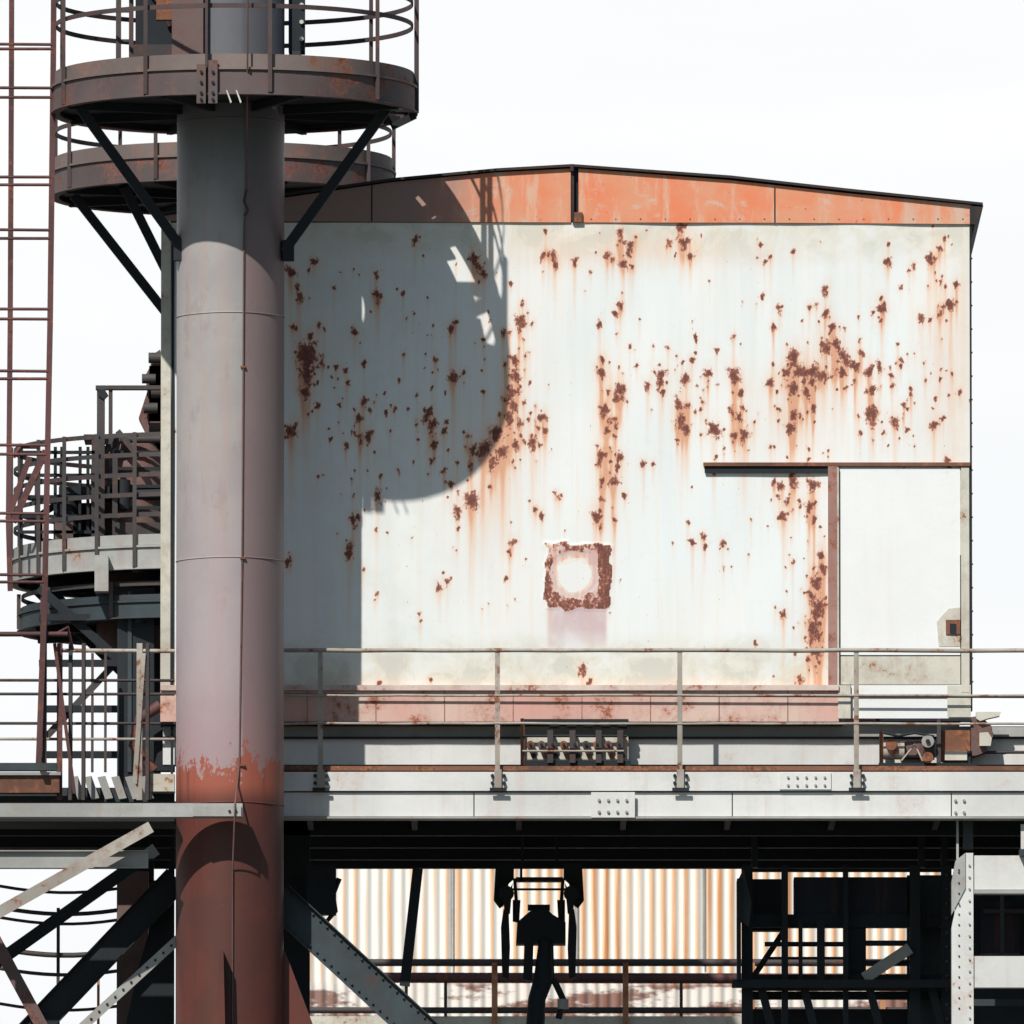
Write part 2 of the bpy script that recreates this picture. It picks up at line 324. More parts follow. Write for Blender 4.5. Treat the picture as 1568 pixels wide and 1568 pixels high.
stain+=.28*np.exp(-((PX-930)/22)**2)*np.clip((PY-500)/80,0,1)*np.clip((830-PY)/100,0,1)
disp=.004*np.sin(PX/63.)*np.sin(PY/80.+1)+.003*np.sin(PX/31.+PY/57.)-.003*((sq<52)&(rr>38))
xs=np.array([Xof(a,0) for a in px]); zs=np.array([Zof(b,0) for b in py])
XX,ZZ=np.meshgrid(xs,zs); co=np.stack([XX,disp,ZZ],-1).reshape(-1,3)
idx=np.arange(nx*ny).reshape(ny,nx); F=np.stack([idx[1:,:-1],idx[1:,1:],idx[:-1,1:],idx[:-1,:-1]],-1).reshape(-1,4)
me=bpy.data.meshes.new('front_wall'); me.from_pydata(co.tolist(),[],F.tolist())
for nm,arr in (('rust',rust),('stain',np.clip(stain,0,1.2)),('grime',grime),('lilac',lil)):
    a=me.attributes.new(nm,'FLOAT','POINT'); a.data.foreach_set('value',arr.reshape(-1).astype(np.float32))
me.polygons.foreach_set('use_smooth',[True]*len(me.polygons)); me.materials.append(M['wall'])
fw=bpy.data.objects.new('front_wall',me); sc.collection.objects.link(fw); fw.parent=H
HD=5.0
sh=Ob('body_shell',H); sh.rect(X0,Y0,X1,Y1,.02,HD,'girder'); sh.done()
gb=Ob('gable_fascia',H)
gl=[(246,338),(246,331),(440,302),(600,279),(760,264),(874,258),(874,340.5),(440,339)]
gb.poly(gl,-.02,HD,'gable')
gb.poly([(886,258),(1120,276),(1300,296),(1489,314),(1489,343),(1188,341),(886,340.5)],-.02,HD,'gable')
gb.rect(874.5,258,885.5,330,-.004,.3,'dark'); gb.rect(875,254,879,338,-.05,-.025,'roof'); gb.rect(877,325,892,340,-.045,-.022,'rust')
gb.rect(1186,287,1188,341,-.024,-.0205,'dark'); gb.rect(568,284,570,339,-.024,-.0205,'dark')
for x in range(905,1480,38): gb.bolt(x,335,-.02,'post',.007,.006)
gb.done()
rf=Ob('roof',H)
line=[(246,330),(440,300),(600,277.5),(760,262.5),(876,256),(1120,273.5),(1300,293.5),(1506,315)]
for (a,b),(c,d) in zip(line[:-1],line[1:]):
    p0,p1=(Xof(a,0),Zof(b,0)),(Xof(c,0),Zof(d,0)); t=.022
    rf.hexa([(p0[0],-.06,p0[1]),(p1[0],-.06,p1[1]),(p1[0],-.06,p1[1]+t),(p0[0],-.06,p0[1]+t),(p0[0],HD+.1,p0[1]),(p1[0],HD+.1,p1[1]),(p1[0],HD+.1,p1[1]+t),(p0[0],HD+.1,p0[1]+t)],'roof')
rf.poly([(1486,316),(1507,314.5),(1494,343),(1486,343)],-.045,HD,'roof')
rf.bar(P(876,252,-.07),P(876,262,-.07),.03,.03,'roof')
rf.done()
tr=Ob('base_trim',H)
tr.rect(246,1049,1284,1057,-.075,.0-.006,'palelip')
tr.rect(246,1057.5,1284,1105,-.045,.3,'pink')
tr.rect(246,1105.5,1290,1109,-.07,.3,'dark')
for x in range(470,1280,105): tr.rect(x,1058,x+1.5,1104,-.048,-.046,'post')
tr.rect(262,350,266,1230,-.02,-.005,'dark'); tr.rect(246,335,261,1100,-.012,-.005,'cream')
tr.rect(1485.5,345,1488.5,1088,-.02,.1,'dark')
for y in range(360,1080,36): tr.bolt(1488.5,y,-.02,'dark',.009,.01)
tr.done()
dr=Ob('sliding_door',H)
dr.rect(1077,708,1486,713.5,-.05,-.008,'rust'); dr.rect(1079,714,1268,724,-.03,-.012,'dark')  # dark strip drawn in as the shadow cast by the header rail
dr.rect(1268,714,1283,1060,-.05,-.008,'post'); dr.rect(1282,716,1284.5,1055,-.058,-.051,'cream')
dr.rect(1286,717,1470,1003,-.028,-.009,'white'); dr.rect(1471.5,715,1484,1060,-.035,-.009,'cream')
dr.rect(1470,715,1471.5,1050,-.012,-.007,'dark'); dr.rect(1286,1003.5,1470,1005,-.012,-.007,'dark')
dr.rect(1286,1005,1470,1048,-.026,-.009,'cream')
dr.rect(1470,720,1472,850,-.034,-.0285,'cream')
dr.poly([(1452,932),(1470,930),(1470,990),(1437,990),(1434,952)],-.0315,-.0285,'cream')
dr.rect(1448,949,1470,971,-.045,-.032,'rust'); dr.rect(1454,955,1464,971,-.047,-.0455,'dark')
dr.rect(1283,1049,1302,1100,-.055,-.02,'cream'); dr.rect(1303,1049,1486,1066,-.03,.0,'white'); dr.rect(1303,1066,1486,1100,-.01,.3,'white')
dr.rect(1450,1050,1486,1098,-.032,-.0305,'cream')
dr.done()
# ---------------------------------------------------------------- deck
dk=Ob('steel_deck'); DY=-.55; DB=5.4
dk.rect(250,1112,1900,1128,.10,.25,'girder2'); dk.rect(250,1131,1900,1171,.06,.28,'girder')
dk.rect(250,1128,1900,1131,.02,.28,'dark')
dk.rect(432,1173,1900,1180,DY+.02,DY+.30,'rust')
dk.rect(432,1182,1900,1211,DY-.03,DY+.25,'girder')
dk.rect(432,1213.5,1900,1250,DY,DY+.20,'girder'); dk.rect(432,1250.3,1900,1253.5,DY-.04,DY+.22,'girder2')
zb=Zof(1253.5,DY)
dk.box((Xof(-400,0),DY+.24,zb+.13),(Xof(1900,0),DB,zb+.17),'dark')
for y in (1.2,2.7,4.2,5.3): dk.box((Xof(-400,0),y,zb-.02),(Xof(1900,0),y+.12,zb+.125),'dark')
for x in range(470,1900,160): dk.box((Xof(x,0),DY+.25,zb+.02),(Xof(x+9,0),1.18,zb+.12),'dark')
for (a,b,c,d) in ((905,1213,972,1252),):
    dk.rect(a,b,c,d,DY-.055,DY-.042,'girder')
    for i in range(4):
        for j in range(2): dk.bolt(a+12+i*14,b+12+j*18,DY-.055,'girder2',.014,.018)
dk.rect(1193,1183,1272,1209,DY-.042,DY-.031,'girder')
for i in range(5): dk.bolt(1206+i*14,1190,DY-.042,'girder2',.012,.016); dk.bolt(1206+i*14,1202,DY-.042,'girder2',.012,.016)
for x in (1462,1475): 
    for y in (1226,1244): dk.bolt(x,y,DY,'girder2',.014,.018)
for x in (725,1455,1120): dk.rect(x,1214,x+1.5,1250,DY-.004,DY-.001,'dark')
dk.rect(-400,1230,372,1251,-1.98,-1.80,'girder2'); dk.rect(-400,1253,268,1258,-1.60,-.7,'dark')
dk.rect(-400,1206,268,1228,-.70,-.6,'teal')
dk.rect(296,1234,370,1250,-2.0,-1.983,'girder2')
for x in (352,362): dk.bolt(x,1242,-2.0,'dark',.012,.014)
dk.rect(-400,1187,92,1214,-1.1,-.9,'rust'); dk.rect(-400,1182,94,1187,-1.13,-.85,'girder2')
dk.rect(232,1185,268,1212,-.95,-.71,'cream'); dk.rect(-400,1168,90,1180,-.6,-.5,'teal')
for i in range(6):
    x=108+i*21; dk.poly([(x,1190),(x+12,1188),(x+24,1222),(x+12,1224)],-.85,-.75,'girder2')
dk.done(.003)
def railing(name,posts,x0,x1,d,ys,mat,base=True):
    r=Ob(name)
    for y,rad in ys: 
        n=24; pts=[P(x0+(x1-x0)*i/n,y+random.uniform(-.7,.7),d) for i in range(n+1)]
        r.tube(pts,rad,mat,8)
    for x in posts:
        r.bar(P(x-2,996,d),P(x-2,1186,d),.034,.010,mat); r.bar(P(x+1.8,996,d+.02),P(x+1.8,1186,d+.02),.008,.045,mat)
        if base:
            r.rect(x-6,1178,x+5,1211,d-.02,d-.006,mat); r.rect(x-13,1206,x+13,1211,d-.035,d-.021,'dark')
            for yy in (1188,1199):
                r.bolt(x-9,yy,d+.003,'dark',.016,.03); r.bolt(x+9,yy,d+.003,'dark',.016,.03)
    return r
r=railing('guard_railing',(492,763,1042,1312,1590,1860),430,1900,DY-.035,((996,.019),(1065,.011),(1108,.011)),'rail')
r.tube([P(430,1063,-.1),P(1900,1069,-.1)],.009,'raildark'); r.done()
r=Ob('guard_railing')
for y,m_,d in ((996,'rail',-1.0),(1062,'raildark',-1.0),(1131,'rail',-1.0),(1107,'raildark',-.6),(1041,'raildark',-.4)):
    r.tube([P(-400 if y!=996 else 84,y,d),P(268,y+1,d)],.013 if y!=996 else .018,m_,8)
r.tube([P(-400,971,-1.2),P(104,971,-1.2)],.022,'ladder',8)
for x,m_,w in ((92,'ladder',.05),(108,'raildark',.03),(214,'rail',.05),(226,'raildark',.03),(128,'raildark',.03)):
    r.bar(P(x,985,-1.02),P(x,1225,-1.02),w,.012,m_); r.bar(P(x+3,985,-.99),P(x+3,1225,-.99),.01,.04,m_)
r.bar(P(220,1000,-1.04),P(207,1200,-1.04),.04,.012,'rail'); r.bar(P(84,985,-1.1),P(115,1215,-1.1),.03,.012,'ladder')
r.tube([P(84,972,-1.15),P(104,960,-1.15),P(112,996,-1.0)],.014,'ladder')
r.done()
# ---------------------------------------------------------------- machinery on deck
b=Ob('wheel_bogie'); d=-.12
b.rect(800,1128,962,1168,d,d+.1,'cream'); b.rect(798,1101,962,1106,d-.03,d+.1,'dark'); b.rect(797,1165,966,1175,d-.04,d+.1,'dark'); b.rect(797,1100,803,1172,d-.05,d+.05,'rust')
for i in range(5): b.tube([P(842+i*26,1110,d-.02),P(856+i*26,1110,d-.02)],.032,'dark',8)
for i in range(9):
    x=812+i*17
    b.tube([P(x,1140,d-.01),P(x,1140,d-.07)],.034,('rust','vessel','raildark')[i%3],10); b.tube([P(x,1140,d-.07),P(x,1140,d-.09)],.014,'dark',6)
    b.tube([P(x+5,1157,d-.01),P(x+5,1157,d-.05)],.024,('dark','rust')[i%2],8)
b.tube([P(800,1127,d-.06),P(960,1127,d-.06)],.012,'dark'); b.tube([P(800,1150,d-.09),P(955,1150,d-.09)],.010,'rail')
for x in (838,872,912,945): b.rect(x,1118,x+9,1168,d-.08,d-.01,'raildark')
b.done()
b=Ob('drive_motor'); d=-.15
b.rect(1345,1168,1495,1175,d-.1,d+.1,'dark'); b.rect(1346,1120,1352,1170,d,d+.1,'rust'); b.rect(1378,1135,1412,1160,d,d+.2,'vessel')
b.tube([P(1352,1150,d),P(1384,1150,d)],.075,'rail',16); b.tube([P(1412,1148,d),P(1430,1148,d)],.09,'raildark',16); b.tube([P(1364,1140,d-.05),P(1364,1140,d-.12)],.05,'rust',14)
b.tube([P(1420,1135,d-.08),P(1420,1135,d-.16)],.055,'girder2',14);b.tube([P(1420,1135,d-.16),P(1420,1135,d-.18)],.02,'dark',8)
b.tube([P(1420,1160,d-.08),P(1420,1160,d-.16)],.05,'rust',14)
b.rect(1434,1100,1440,1172,d-.08,d+.1,'raildark'); b.rect(1440,1118,1485,1166,d,d+.1,'rust'); b.rect(1446,1150,1480,1164,d-.03,d-.002,'cream')
b.tube([P(1352,1122,d-.05),P(1375,1127,d-.06),P(1400,1122,d-.06),P(1430,1128,d-.05)],.012,'dark'); b.tube([P(1380,1165,d-.05),P(1400,1140,d-.07),P(1412,1165,d-.05)],.01,'rail')
b.rect(1340,1100,1486,1104,d-.05,d+.1,'dark')
b.poly([(1486,1098),(1500,1096),(1518,1112),(1520,1128),(1508,1140),(1512,1150),(1486,1160)],d,d+.25,'vessel')
b.poly([(1494,1090),(1532,1090),(1530,1096),(1512,1100),(1500,1104),(1494,1100)],d-.05,d+.1,'cream')
b.poly([(1499,1122),(1512,1121),(1518,1130),(1516,1142),(1499,1142)],d-.05,d-.005,'cream')
b.tube([P(1484,1178,d),P(1484,1150,d)],.02,'dark'); b.tube([P(1484,1152,-.1),P(1900,1152,-.1)],.014,'raildark')
b.done()
# ---------------------------------------------------------------- pipe column
cxm,cym=Xof(352.5,CY),CY; R=82.5/K*.992
pc=Ob('steel_pipe_column')
zt_=Zof(-320,CY)
zs_=[0,Zof(1600,CY)]+[Zof(y,CY) for y in range(1500,-320,-60)]+[zt_]
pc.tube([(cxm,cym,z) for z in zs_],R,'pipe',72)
for y in (478,853,180,1228): pc.tube([(cxm+(R+.001)*math.cos(a),cym+(R+.001)*math.sin(a),Zof(y,CY-.47)+.003*math.sin(3*a)) for a in [i*math.pi/36 for i in range(72)]],.006,'pipe',6,closed=True)
pc.poly([(336,1455),(343,1455),(349,1700),(336,1700)],-1.9,-1.65,'pipe')
z=lambda y:Zof(y,CY)
x=Xof(433,CY)
pc.hexa([(x-.02,CY-.01,z(1455)),(x+.02,CY-.01,z(1455)),(x+.55,CY-.01,z(1700)),(x-.02,CY-.01,z(1700)),(x-.02,CY+.02,z(1455)),(x+.02,CY+.02,z(1455)),(x+.55,CY+.02,z(1700)),(x-.02,CY+.02,z(1700))],'pipe')
pc.done()
cb=Ob('hanging_cable')
sx0=math.sqrt(R*R-(Xof(373,CY)-cxm)**2); SF=CY-sx0
cb.tube([P(378,-300,-2.85),P(378,100,-2.85),P(377,290,SF-.10)],.008,'vessel',6)
cb.tube([P(377,290,SF-.10),P(373,308,SF-.07),P(379,322,SF-.05),P(374,330,SF-.03)],.013,'raildark',6)
cb.tube([P(374,328,SF-.03),P(373,380,SF-.008),P(371,850,SF-.008),P(367,1170,SF-.008),P(364,1200,SF-.03),P(360,1234,-2.02),P(360,1252,-2.02),P(357,1330,SF-.03),P(357,1700,SF-.02)],.008,'vessel',6)
for y in (560,853,1170): cb.rect(368,y,376,y+3,SF-.02,SF+.02,'rust')
cb.done()
# ---------------------------------------------------------------- round platforms
def platform(name,cx,cy,R,zf,colR,mats=('fascia','cage'),hf=.34,rails=(.42,.62,1.05),npost=12,a_off=8,slots=True,struts=(),floor='dark'):
    o=Ob(name); fm,rm=mats; tm='toe' if fm=='fascia' else fm
    zl=zf+.045
    o.band(cx,cy,R-.012,zl+.004,zf+hf*.48,tm,.010); o.band(cx,cy,R,zf-hf*.52,zl-.022,fm,.014)
    o.band(cx,cy,R+.02,zl-.020,zl,tm,.045); o.band(cx,cy,R+.02,zf-hf*.52-.014,zf-hf*.52-.001,fm,.08)
    n=96; zb_=zf-hf*.40
    for i in range(n):
        a0,a1=2*math.pi*i/n,2*math.pi*(i+1)/n
        ro=R-.016
        if slots and i in (91,92,93,94,0,1,2,5,6,8,9): ro=R*(.84 if i in (0,1,9,93) else .90)
        o.hexa([(cx+r*math.cos(a),cy+r*math.sin(a),zz) for zz in (zb_,zb_+.02) for r,a in ((colR*.98,a0),(ro,a0),(ro,a1),(colR*.98,a1))],floor)
    for i in range(8):
        a=2*math.pi*(i+.5)/8; c,s=math.cos(a),math.sin(a)
        o.bar((cx+c*colR,cy+s*colR,zb_-.04),(cx+c*(R-.03),cy+s*(R-.03),zb_-.04),.05,.07,'dark',Vector((0,0,1)))
    for h in rails: o.band(cx,cy,R-.02,zf+hf*.48+h-.02,zf+hf*.48+h+.02,rm,.010)
    for i in range(npost):
        a=math.radians(a_off+360*i/npost); c,s=math.cos(a),math.sin(a); p=Vector((cx+c*(R+.012),cy+s*(R+.012),0))
        o.bar(p+Vector((0,0,zf-hf*.5)),p+Vector((0,0,zf+hf*.48+max(rails)+.02)),.035,.035,rm)
    for a in struts:
        a=math.radians(a); c,s=math.cos(a),math.sin(a)
        o.bar((cx+c*(R-.18),cy+s*(R-.18),zf-hf*.55),(cx+c*colR*.97,cy+s*colR*.97,zf-hf*.55-1.22),.085,.085,'dark')
        o.box((cx+c*(colR+.03)-.05,cy+s*(colR+.03)-.05,zf-hf*.55-1.30),(cx+c*(colR+.03)+.05,cy+s*(colR+.03)+.05,zf-hf*.55-1.12),'dark')
    return o
zf=Zof(142,CY)
o=platform('round_service_platform',Xof(358,CY),cym,276/K,zf,R,struts=(-18,198),npost=9,a_off=2)
yf=cym-277/K-.02
for x,y0,y1 in ((300,98,158),(318,92,158)):
    o.rect(x,y0,x+14,y1,yf-.012,yf+.02,'fascia')
    for yy in (110,126,142,152): o.bolt(x+7,yy,yf-.012,'dark',.014,.018)
o.rect(313,-300,317,100,yf-.02,yf+.02,'cage')
for x in (345,360): o.poly([(x,138),(x+2,138),(x+9,156),(x+7,158)],yf-.02,yf-.005,'cream')
xe=Xof(634,CY)
o.box((xe,CY-.10,Zof(178,CY)),(xe+.03,CY-.06,Zof(-200,CY)),'cage'); o.bar((xe+.01,CY-.08,Zof(178,CY)),(xe-.20,CY-.08,Zof(196,CY)),.06,.05,'dark')
o.done()
o=Ob('platform_control_cabinet')
o.rect(206,-60,262,72,-.6,-.2,'dark'); o.rect(201,68,262,96,-.62,-.2,'raildark')
o.rect(176,-200,184,98,-1.9,-1.86,'cage'); o.rect(196,-200,203,98,-1.9,-1.86,'cage')
for y in (15,60,90): o.rect(184,y,196,y+4,-1.895,-1.87,'cage')
o.rect(238,-200,268,30,-1.6,-1.5,'rust'); o.rect(262,-200,310,96,-1.78,-1.74,'vessel')
o.rect(441,-200,466,78,-1.2,-.9,'dark'); o.rect(446,78,460,100,-1.2,-.9,'teal')
for y in (8,34,60): o.bolt(461,y,-1.2,'cream',.02,.03)
o.tube([P(222,-20,-.63),P(245,8,-.66),P(258,40,-.63)],.02,'cage')
o.done()
tx,ty=Xof(341,7.5),7.5
o=Ob('steel_pipe_column'); o.tube([(tx,ty,0),(tx,ty,Zof(-200,7.5))],.42,'teal',48); o.done()
o=platform('round_service_platform',tx,ty,262/K*1.047,Zof(272,7.5),.42,rails=(.25,.42,.6),struts=(190,230,-10),npost=9,slots=False); o.done()
o=platform('round_service_platform',Xof(330,6),6.0,312/K*1.04,Zof(868,6),.42,mats=('girder2','raildark'),hf=.30,rails=(.18,.36,.54,.72,.9),npost=30,struts=(200,180),slots=False); o.done()
o=platform('round_service_platform',Xof(330,6),6.0,300/K*1.04,Zof(950,6),.42,mats=('teal','raildark'),hf=.2,rails=(.1,),npost=14,struts=(),slots=False); o.done()
o=Ob('process_vessel'); d=5.5
o.tube([P(205,1000,d),P(205,790,d),P(205,720,d),P(212,690,d),P(225,672,d)],[.34,.34,.34,.28,.1],'vessel',24)
o.tube([P(188,780,d-.4),P(188,735,d-.4)],.07,'dark',12); o.tube([P(150,760,d-.3),P(250,755,d-.3)],.06,'dark',12); o.tube([P(160,735,d-.35),P(160,690,d-.35),P(185,672,d-.35),P(245,672,d-.35)],.04,'raildark',10)
for y in (690,715,742,775): o.rect(170,y,245,y+5,d-.36,d-.33,'dark')
o.poly([(212,640),(225,600),(222,575),(230,560),(230,545),(245,535),(250,560),(250,700),(218,690),(222,660)],d,d+.3,'vessel')
for x,y,r in ((236,548,.05),(226,580,.045),(240,600,.06),(229,625,.05),(238,655,.06)): o.tube([P(x-9,y,d-.1),P(x+12,y,d-.1)],r,'raildark',10)
o.rect(128,665,245,672,d-.1,d+.5,'raildark')
o.tube([P(104,840,d-.3),P(104,758,d-.3)],.11,'dark',16); o.rect(90,745,168,756,d-.45,d-.2,'dark'); o.rect(120,770,160,845,d-.2,d+.2,'dark'); o.rect(84,800,112,845,d-.5,d-.42,'vessel')
o.tube([P(60,840,d-.2),P(60,790,d-.2),P(90,770,d-.2)],.035,'dark',10); o.rect(176,800,245,845,d-.6,d-.4,'raildark')
o.done()
o=Ob('pipe_rack_frame'); d=5.0
o.rect(148,596,160,850,d,d+.1,'raildark'); o.rect(166,596,172,680,d,d+.05,'raildark'); o.rect(146,590,250,596,d-.02,d+.1,'raildark'); o.poly([(150,596),(160,596),(166,606),(160,612),(150,606)],d-.02,d-.005,'dark')
o.rect(140,672,148,850,d,d+.05,'raildark'); o.rect(172,700,180,850,d,d+.05,'raildark'); o.bar(P(180,660,d),P(212,700,d),.05,.05,'raildark'); o.bar(P(70,690,d),P(20,800,d),.06,.03,'ladder')
for y in (690,725,758,788,812): o.rect(28,y,150,y+5,d,d+.03,'dark')
for x in (30,82,92,120,132): o.rect(x,684,x+5,850,d+.04,d+.07,'dark')
o.rect(145,850,166,905,d-.75,d-.5,'girder2'); o.done()
o=Ob('lattice_tower_leg'); d=4.5
o.rect(180,900,236,1182,d,d+.3,'dark'); o.rect(196,905,202,1182,d-.02,d-.002,'teal')
for y in (940,1010,1080,1150): o.rect(60,y,182,y+10,d+.1,d+.2,'dark')
o.bar(P(60,900,d+.2),P(182,1010,d+.2),.08,.06,'dark'); o.bar(P(182,1010,d+.25),P(70,1130,d+.25),.06,.05,'raildark')
o.rect(62,890,72,1182,d+.2,d+.3,'ladder')
o.rect(228,560,246,1182,d+1,d+1.3,'dark'); o.rect(236,1060,268,1180,.4,.6,'dark')
for x in (140,160): o.rect(x,1000,x+4,1182,d-.3,d-.25,'raildark')
o.tube([P(246,1080,.2),P(215,1100,.2),P(205,1140,.2),P(236,1180,.2)],.05,'ladder',10)
zz0=Zof(1182,d)
o.box((Xof(180,d),d,0),(Xof(236,d),d+.3,zz0-.002),'dark'); o.done()
o=Ob('access_ladder'); d=-1.25
pr=[(82,-300),(80,100),(76,500),(69,900),(60,1168)]
pl=[(16,-300),(16,100),(15,500),(13,800),(16,905)]
for q,w in ((pr,.05),(pl,.045)):
    for (a,b_),(c,e) in zip(q[:-1],q[1:]): o.bar(P(a,b_,d),P(c,e,d),w,.015,'ladder'); 
    for (a,b_),(c,e) in zip(q[:-1],q[1:]): o.bar(P(a-3,b_,d+.03),P(c-3,e,d+.03),.012,.045,'ladder')
for y in (-40,-25,68,76,135,150,272,284,352,366,474,489,568,581,682,696,786,798,880,892):
    xr=np.interp(y,[-300,100,500,900,1168],[82,80,76,69,60])-2
    o.tube([P(-90,y-1,d),P(xr,y+random.uniform(-1,1),d)],.014,'ladder',7)
o.rect(-90,-300,-82,1200,d-.01,d+.01,'ladder')
o.bar(P(12,795,d+.5),P(45,700,d+.5),.05,.02,'ladder')
o.tube([P(20,700,d+.3),P(32,684,d+.3),P(60,684,d+.3)],.02,'ladder')
o.rect(66,900,72,1168,d+.05,d+.09,'raildark')
o.done()
# ---------------------------------------------------------------- lower left bracing
o=Ob('diagonal_bracing'); d=-.9
o.chan(P(-60,1316,-1.74),P(228,1316,-1.74),.155,'girder2',.05)
o.angle(P(-20,1408,-1.97),P(232,1266,-1.97),.10,'rail'); o.angle(P(-40,1500,d+.8),P(240,1300,d+.8),.11,'dark'); 
o.chan(P(30,1600,d+.2),P(272,1345,d+.2),.24,'dark',.05)
o.angle(P(98,1600,d-.3),P(285,1428,d-.3),.08,'girder2')
for t in np.linspace(.1,.95,14): o.bolt(98+187*t,1600-172*t,d-.3,'dark',.012,.014)
o.bar(P(-30,1395,d+.1),P(92,1620,d+.1),.11,.05,'vessel'); 
o.rect(180,1334,228,1640,d+1.3,d+1.5,'vessel')
o.box((Xof(180,d+1.3),d+1.3,0),(Xof(228,d+1.3),d+1.5,Zof(1640,d+1.3)-.002),'vessel')
for cy_,rr in ((1352,.012),(1385,.016),(1400,.012),(1448,.02),(1478,.014),(1532,.012)):
    o.tube([P(-40+i*22,cy_-3+18*math.sin(math.pi*(i/13)),d+1.6) for i in range(14)],rr*1.2,'raildark',7)
o.rect(88,1390,93,1640,d+1.7,d+1.75,'raildark'); o.rect(150,1500,154,1640,d+1.7,d+1.75,'orangepaint')
hp=[(268,1256),(268,1640),(180,1640),(196,1560),(214,1480),(240,1390),(262,1320)]
o.poly(hp,-.45,-.40,'dark')
d=-.85
o.chan(P(425,1375,d),P(668,1600,d),.30,'teal',.06)
for t in np.linspace(.04,.96,22):
    x,y=425+243*t,1375+225*t; o.bolt(x+13,y-14,d-.01,'teal',.012,.014); o.bolt(x-13,y+14,d-.01,'teal',.012,.014)
o.bar(P(640,1330,.6),P(620,1510,.6),.09,.05,'dark')
o.rect(470,1325,515,1400,.5,.7,'dark'); o.tube([P(480,1400,.6),P(500,1412,.6),P(514,1395,.6),P(510,1370,.6),P(520,1345,.6)],.025,'dark')
o.rect(430,1240,475,1640,1.2,1.4,'dark')
o.done()
# ---------------------------------------------------------------- hoist block under the deck
o=Ob('crane_hook_block'); d=2.0
o.rect(790,1343,862,1349,d,d+.2,'dark'); o.rect(796,1325,800,1350,d,d+.1,'dark')
for sgn in (-1,1):
    q=lambda x:825+sgn*x
    def pl_(pts,dd=0,k='dark'):
        pts=[(q(a),b_) for a,b_ in pts]; pts=pts if sgn>0 else pts[::-1]; o.poly(pts,d+dd,d+dd+.12,k)
    pl_([(38,1322),(66,1322),(69,1378),(60,1390),(54,1386),(46,1352),(38,1345)])
    pl_([(40,1352),(54,1380),(52,1400),(44,1398)],-.15)
    pl_([(28,1378),(40,1378),(40,1410),(30,1412)],.05)
    pl_([(46,1395),(54,1392),(58,1420),(56,1496),(46,1500),(44,1450)],-.05)
    o.bar(P(q(37),1345,d),P(q(33),1400,d),.03,.05,'dark')
    pl_([(8,1440),(22,1440),(24,1500),(10,1502)],.02)
    o.tube([P(q(50),1368,d-.16),P(q(50),1368,d+.2)],.07,'dark',16)
o.poly([(792,1412),(808,1398),(816,1392),(838,1392),(846,1400),(866,1412),(866,1445),(790,1445)],d,d+.3,'dark')
o.rect(780,1360,870,1363,d+.1,d+.15,'dark')
o.tube([P(835,1440,d),P(832,1500,d),P(822,1530,d),P(818,1600,d)],[.06,.09,.08,.09],'dark',12)
for x in (800,852): o.tube([P(x,1320,d+.1),P(x,1200,d+.1)],.012,'dark',6)
o.tube([P(848,1500,d),P(862,1530,d),P(855,1560,d)],.03,'dark'); o.tube([P(862,1530,d-.05),P(862,1545,d-.05)],.05,'girder2',10)
o.rect(808,1385,842,1393,d+.05,d+.2,'dark')
o.done()
# ---------------------------------------------------------------- right support frame
o=Ob('steel_support_frame')
d=-.45
o.rect(1474,1256,1489,1300,d+.2,d+.35,'teal')
o.poly([(1478,1306),(1489,1306),(1489,1640),(1456,1640),(1456,1420)],d,d+.25,'girder')
o.rect(1490,1310,1900,1362,d+.02,d+.2,'girder'); o.rect(1490,1464,1900,1512,d+.02,d+.2,'girder')
o.poly([(1462,1318),(1477,1306),(1477,1360),(1456,1400),(1456,1350)],d-.012,d+.2,'girder2')
for y in range(1325,1560,18): o.bolt(1483,y,d,'girder2',.010,.014); 
for y in range(1320,1560,16): o.bolt(1467,max(y,1332),d-.012 if y<1385 else d,'dark',.008,.01)
o.rect(1490,1362.3,1900,1368,d+.0,d+.2,'girder2')
o.rect(1489.5,1368.5,1900,1463.5,d+1.6,d+1.7,'dark'); o.rect(1489.5,1512.5,1900,1640,d+1.6,d+1.7,'dark')
o.rect(1500,1380,1560,1460,d+1.4,d+1.58,'navy'); o.rect(1505,1392,1568,1398,d+1.3,d+1.39,'raildark'); o.rect(1530,1368,1536,1463,d+1.1,d+1.2,'teal'); o.rect(1489.5,1530,1900,1540,d+1,d+1.1,'teal')
o.bar(P(1465,1250,-.4),P(1465,1330,-.4),.02,.02,'girder2')
o.box((Xof(1456,d),d,0),(Xof(1489,d),d+.25,Zof(1640,d)-.002),'girder')
o.rect(1560,1300,1620,1310,d-.1,d+.3,'teal'); o.rect(1562,1262,1620,1300,d-.05,d,'girder')
d=1.0
for x0,x1 in ((1135,1152),(1196,1206),(1290,1298),(1392,1408),(1440,1456)): o.rect(x0,1325,x1,1640,d,d+.15,'dark')
for x0,x1 in ((1222,1228),(1250,1262)): o.rect(x0,1410,x1,1500,d+.02,d+.1,'dark')
o.rect(1215,1343,1388,1412,d+.2,d+.6,'navy')
for y0,y1 in ((1400,1420),(1492,1516),(1330,1334)): o.rect(1135,y0,1456,y1,d+.16,d+.3,'dark')
o.rect(1170,1442,1290,1449,d+.16,d+.2,'dark'); o.rect(1170,1465,1290,1469,d+.16,d+.2,'dark')
o.rect(1290,1420,1325,1492,d+.2,d+.3,'dark'); o.rect(1152,1346,1196,1425,d+.3,d+.5,'dark'); o.rect(1388,1340,1460,1640,d+.5,d+.8,'teal')
o.bar(P(1322,1498,d-.05),P(1392,1452,d-.05),.10,.05,'girder2'); o.rect(1325,1440,1390,1448,d+.1,d+.15,'dark'); o.rect(1325,1470,1390,1478,d+.1,d+.15,'dark')
o.bar(P(1150,1500,d+1),P(1200,1425,d+1),.05,.05,'dark')
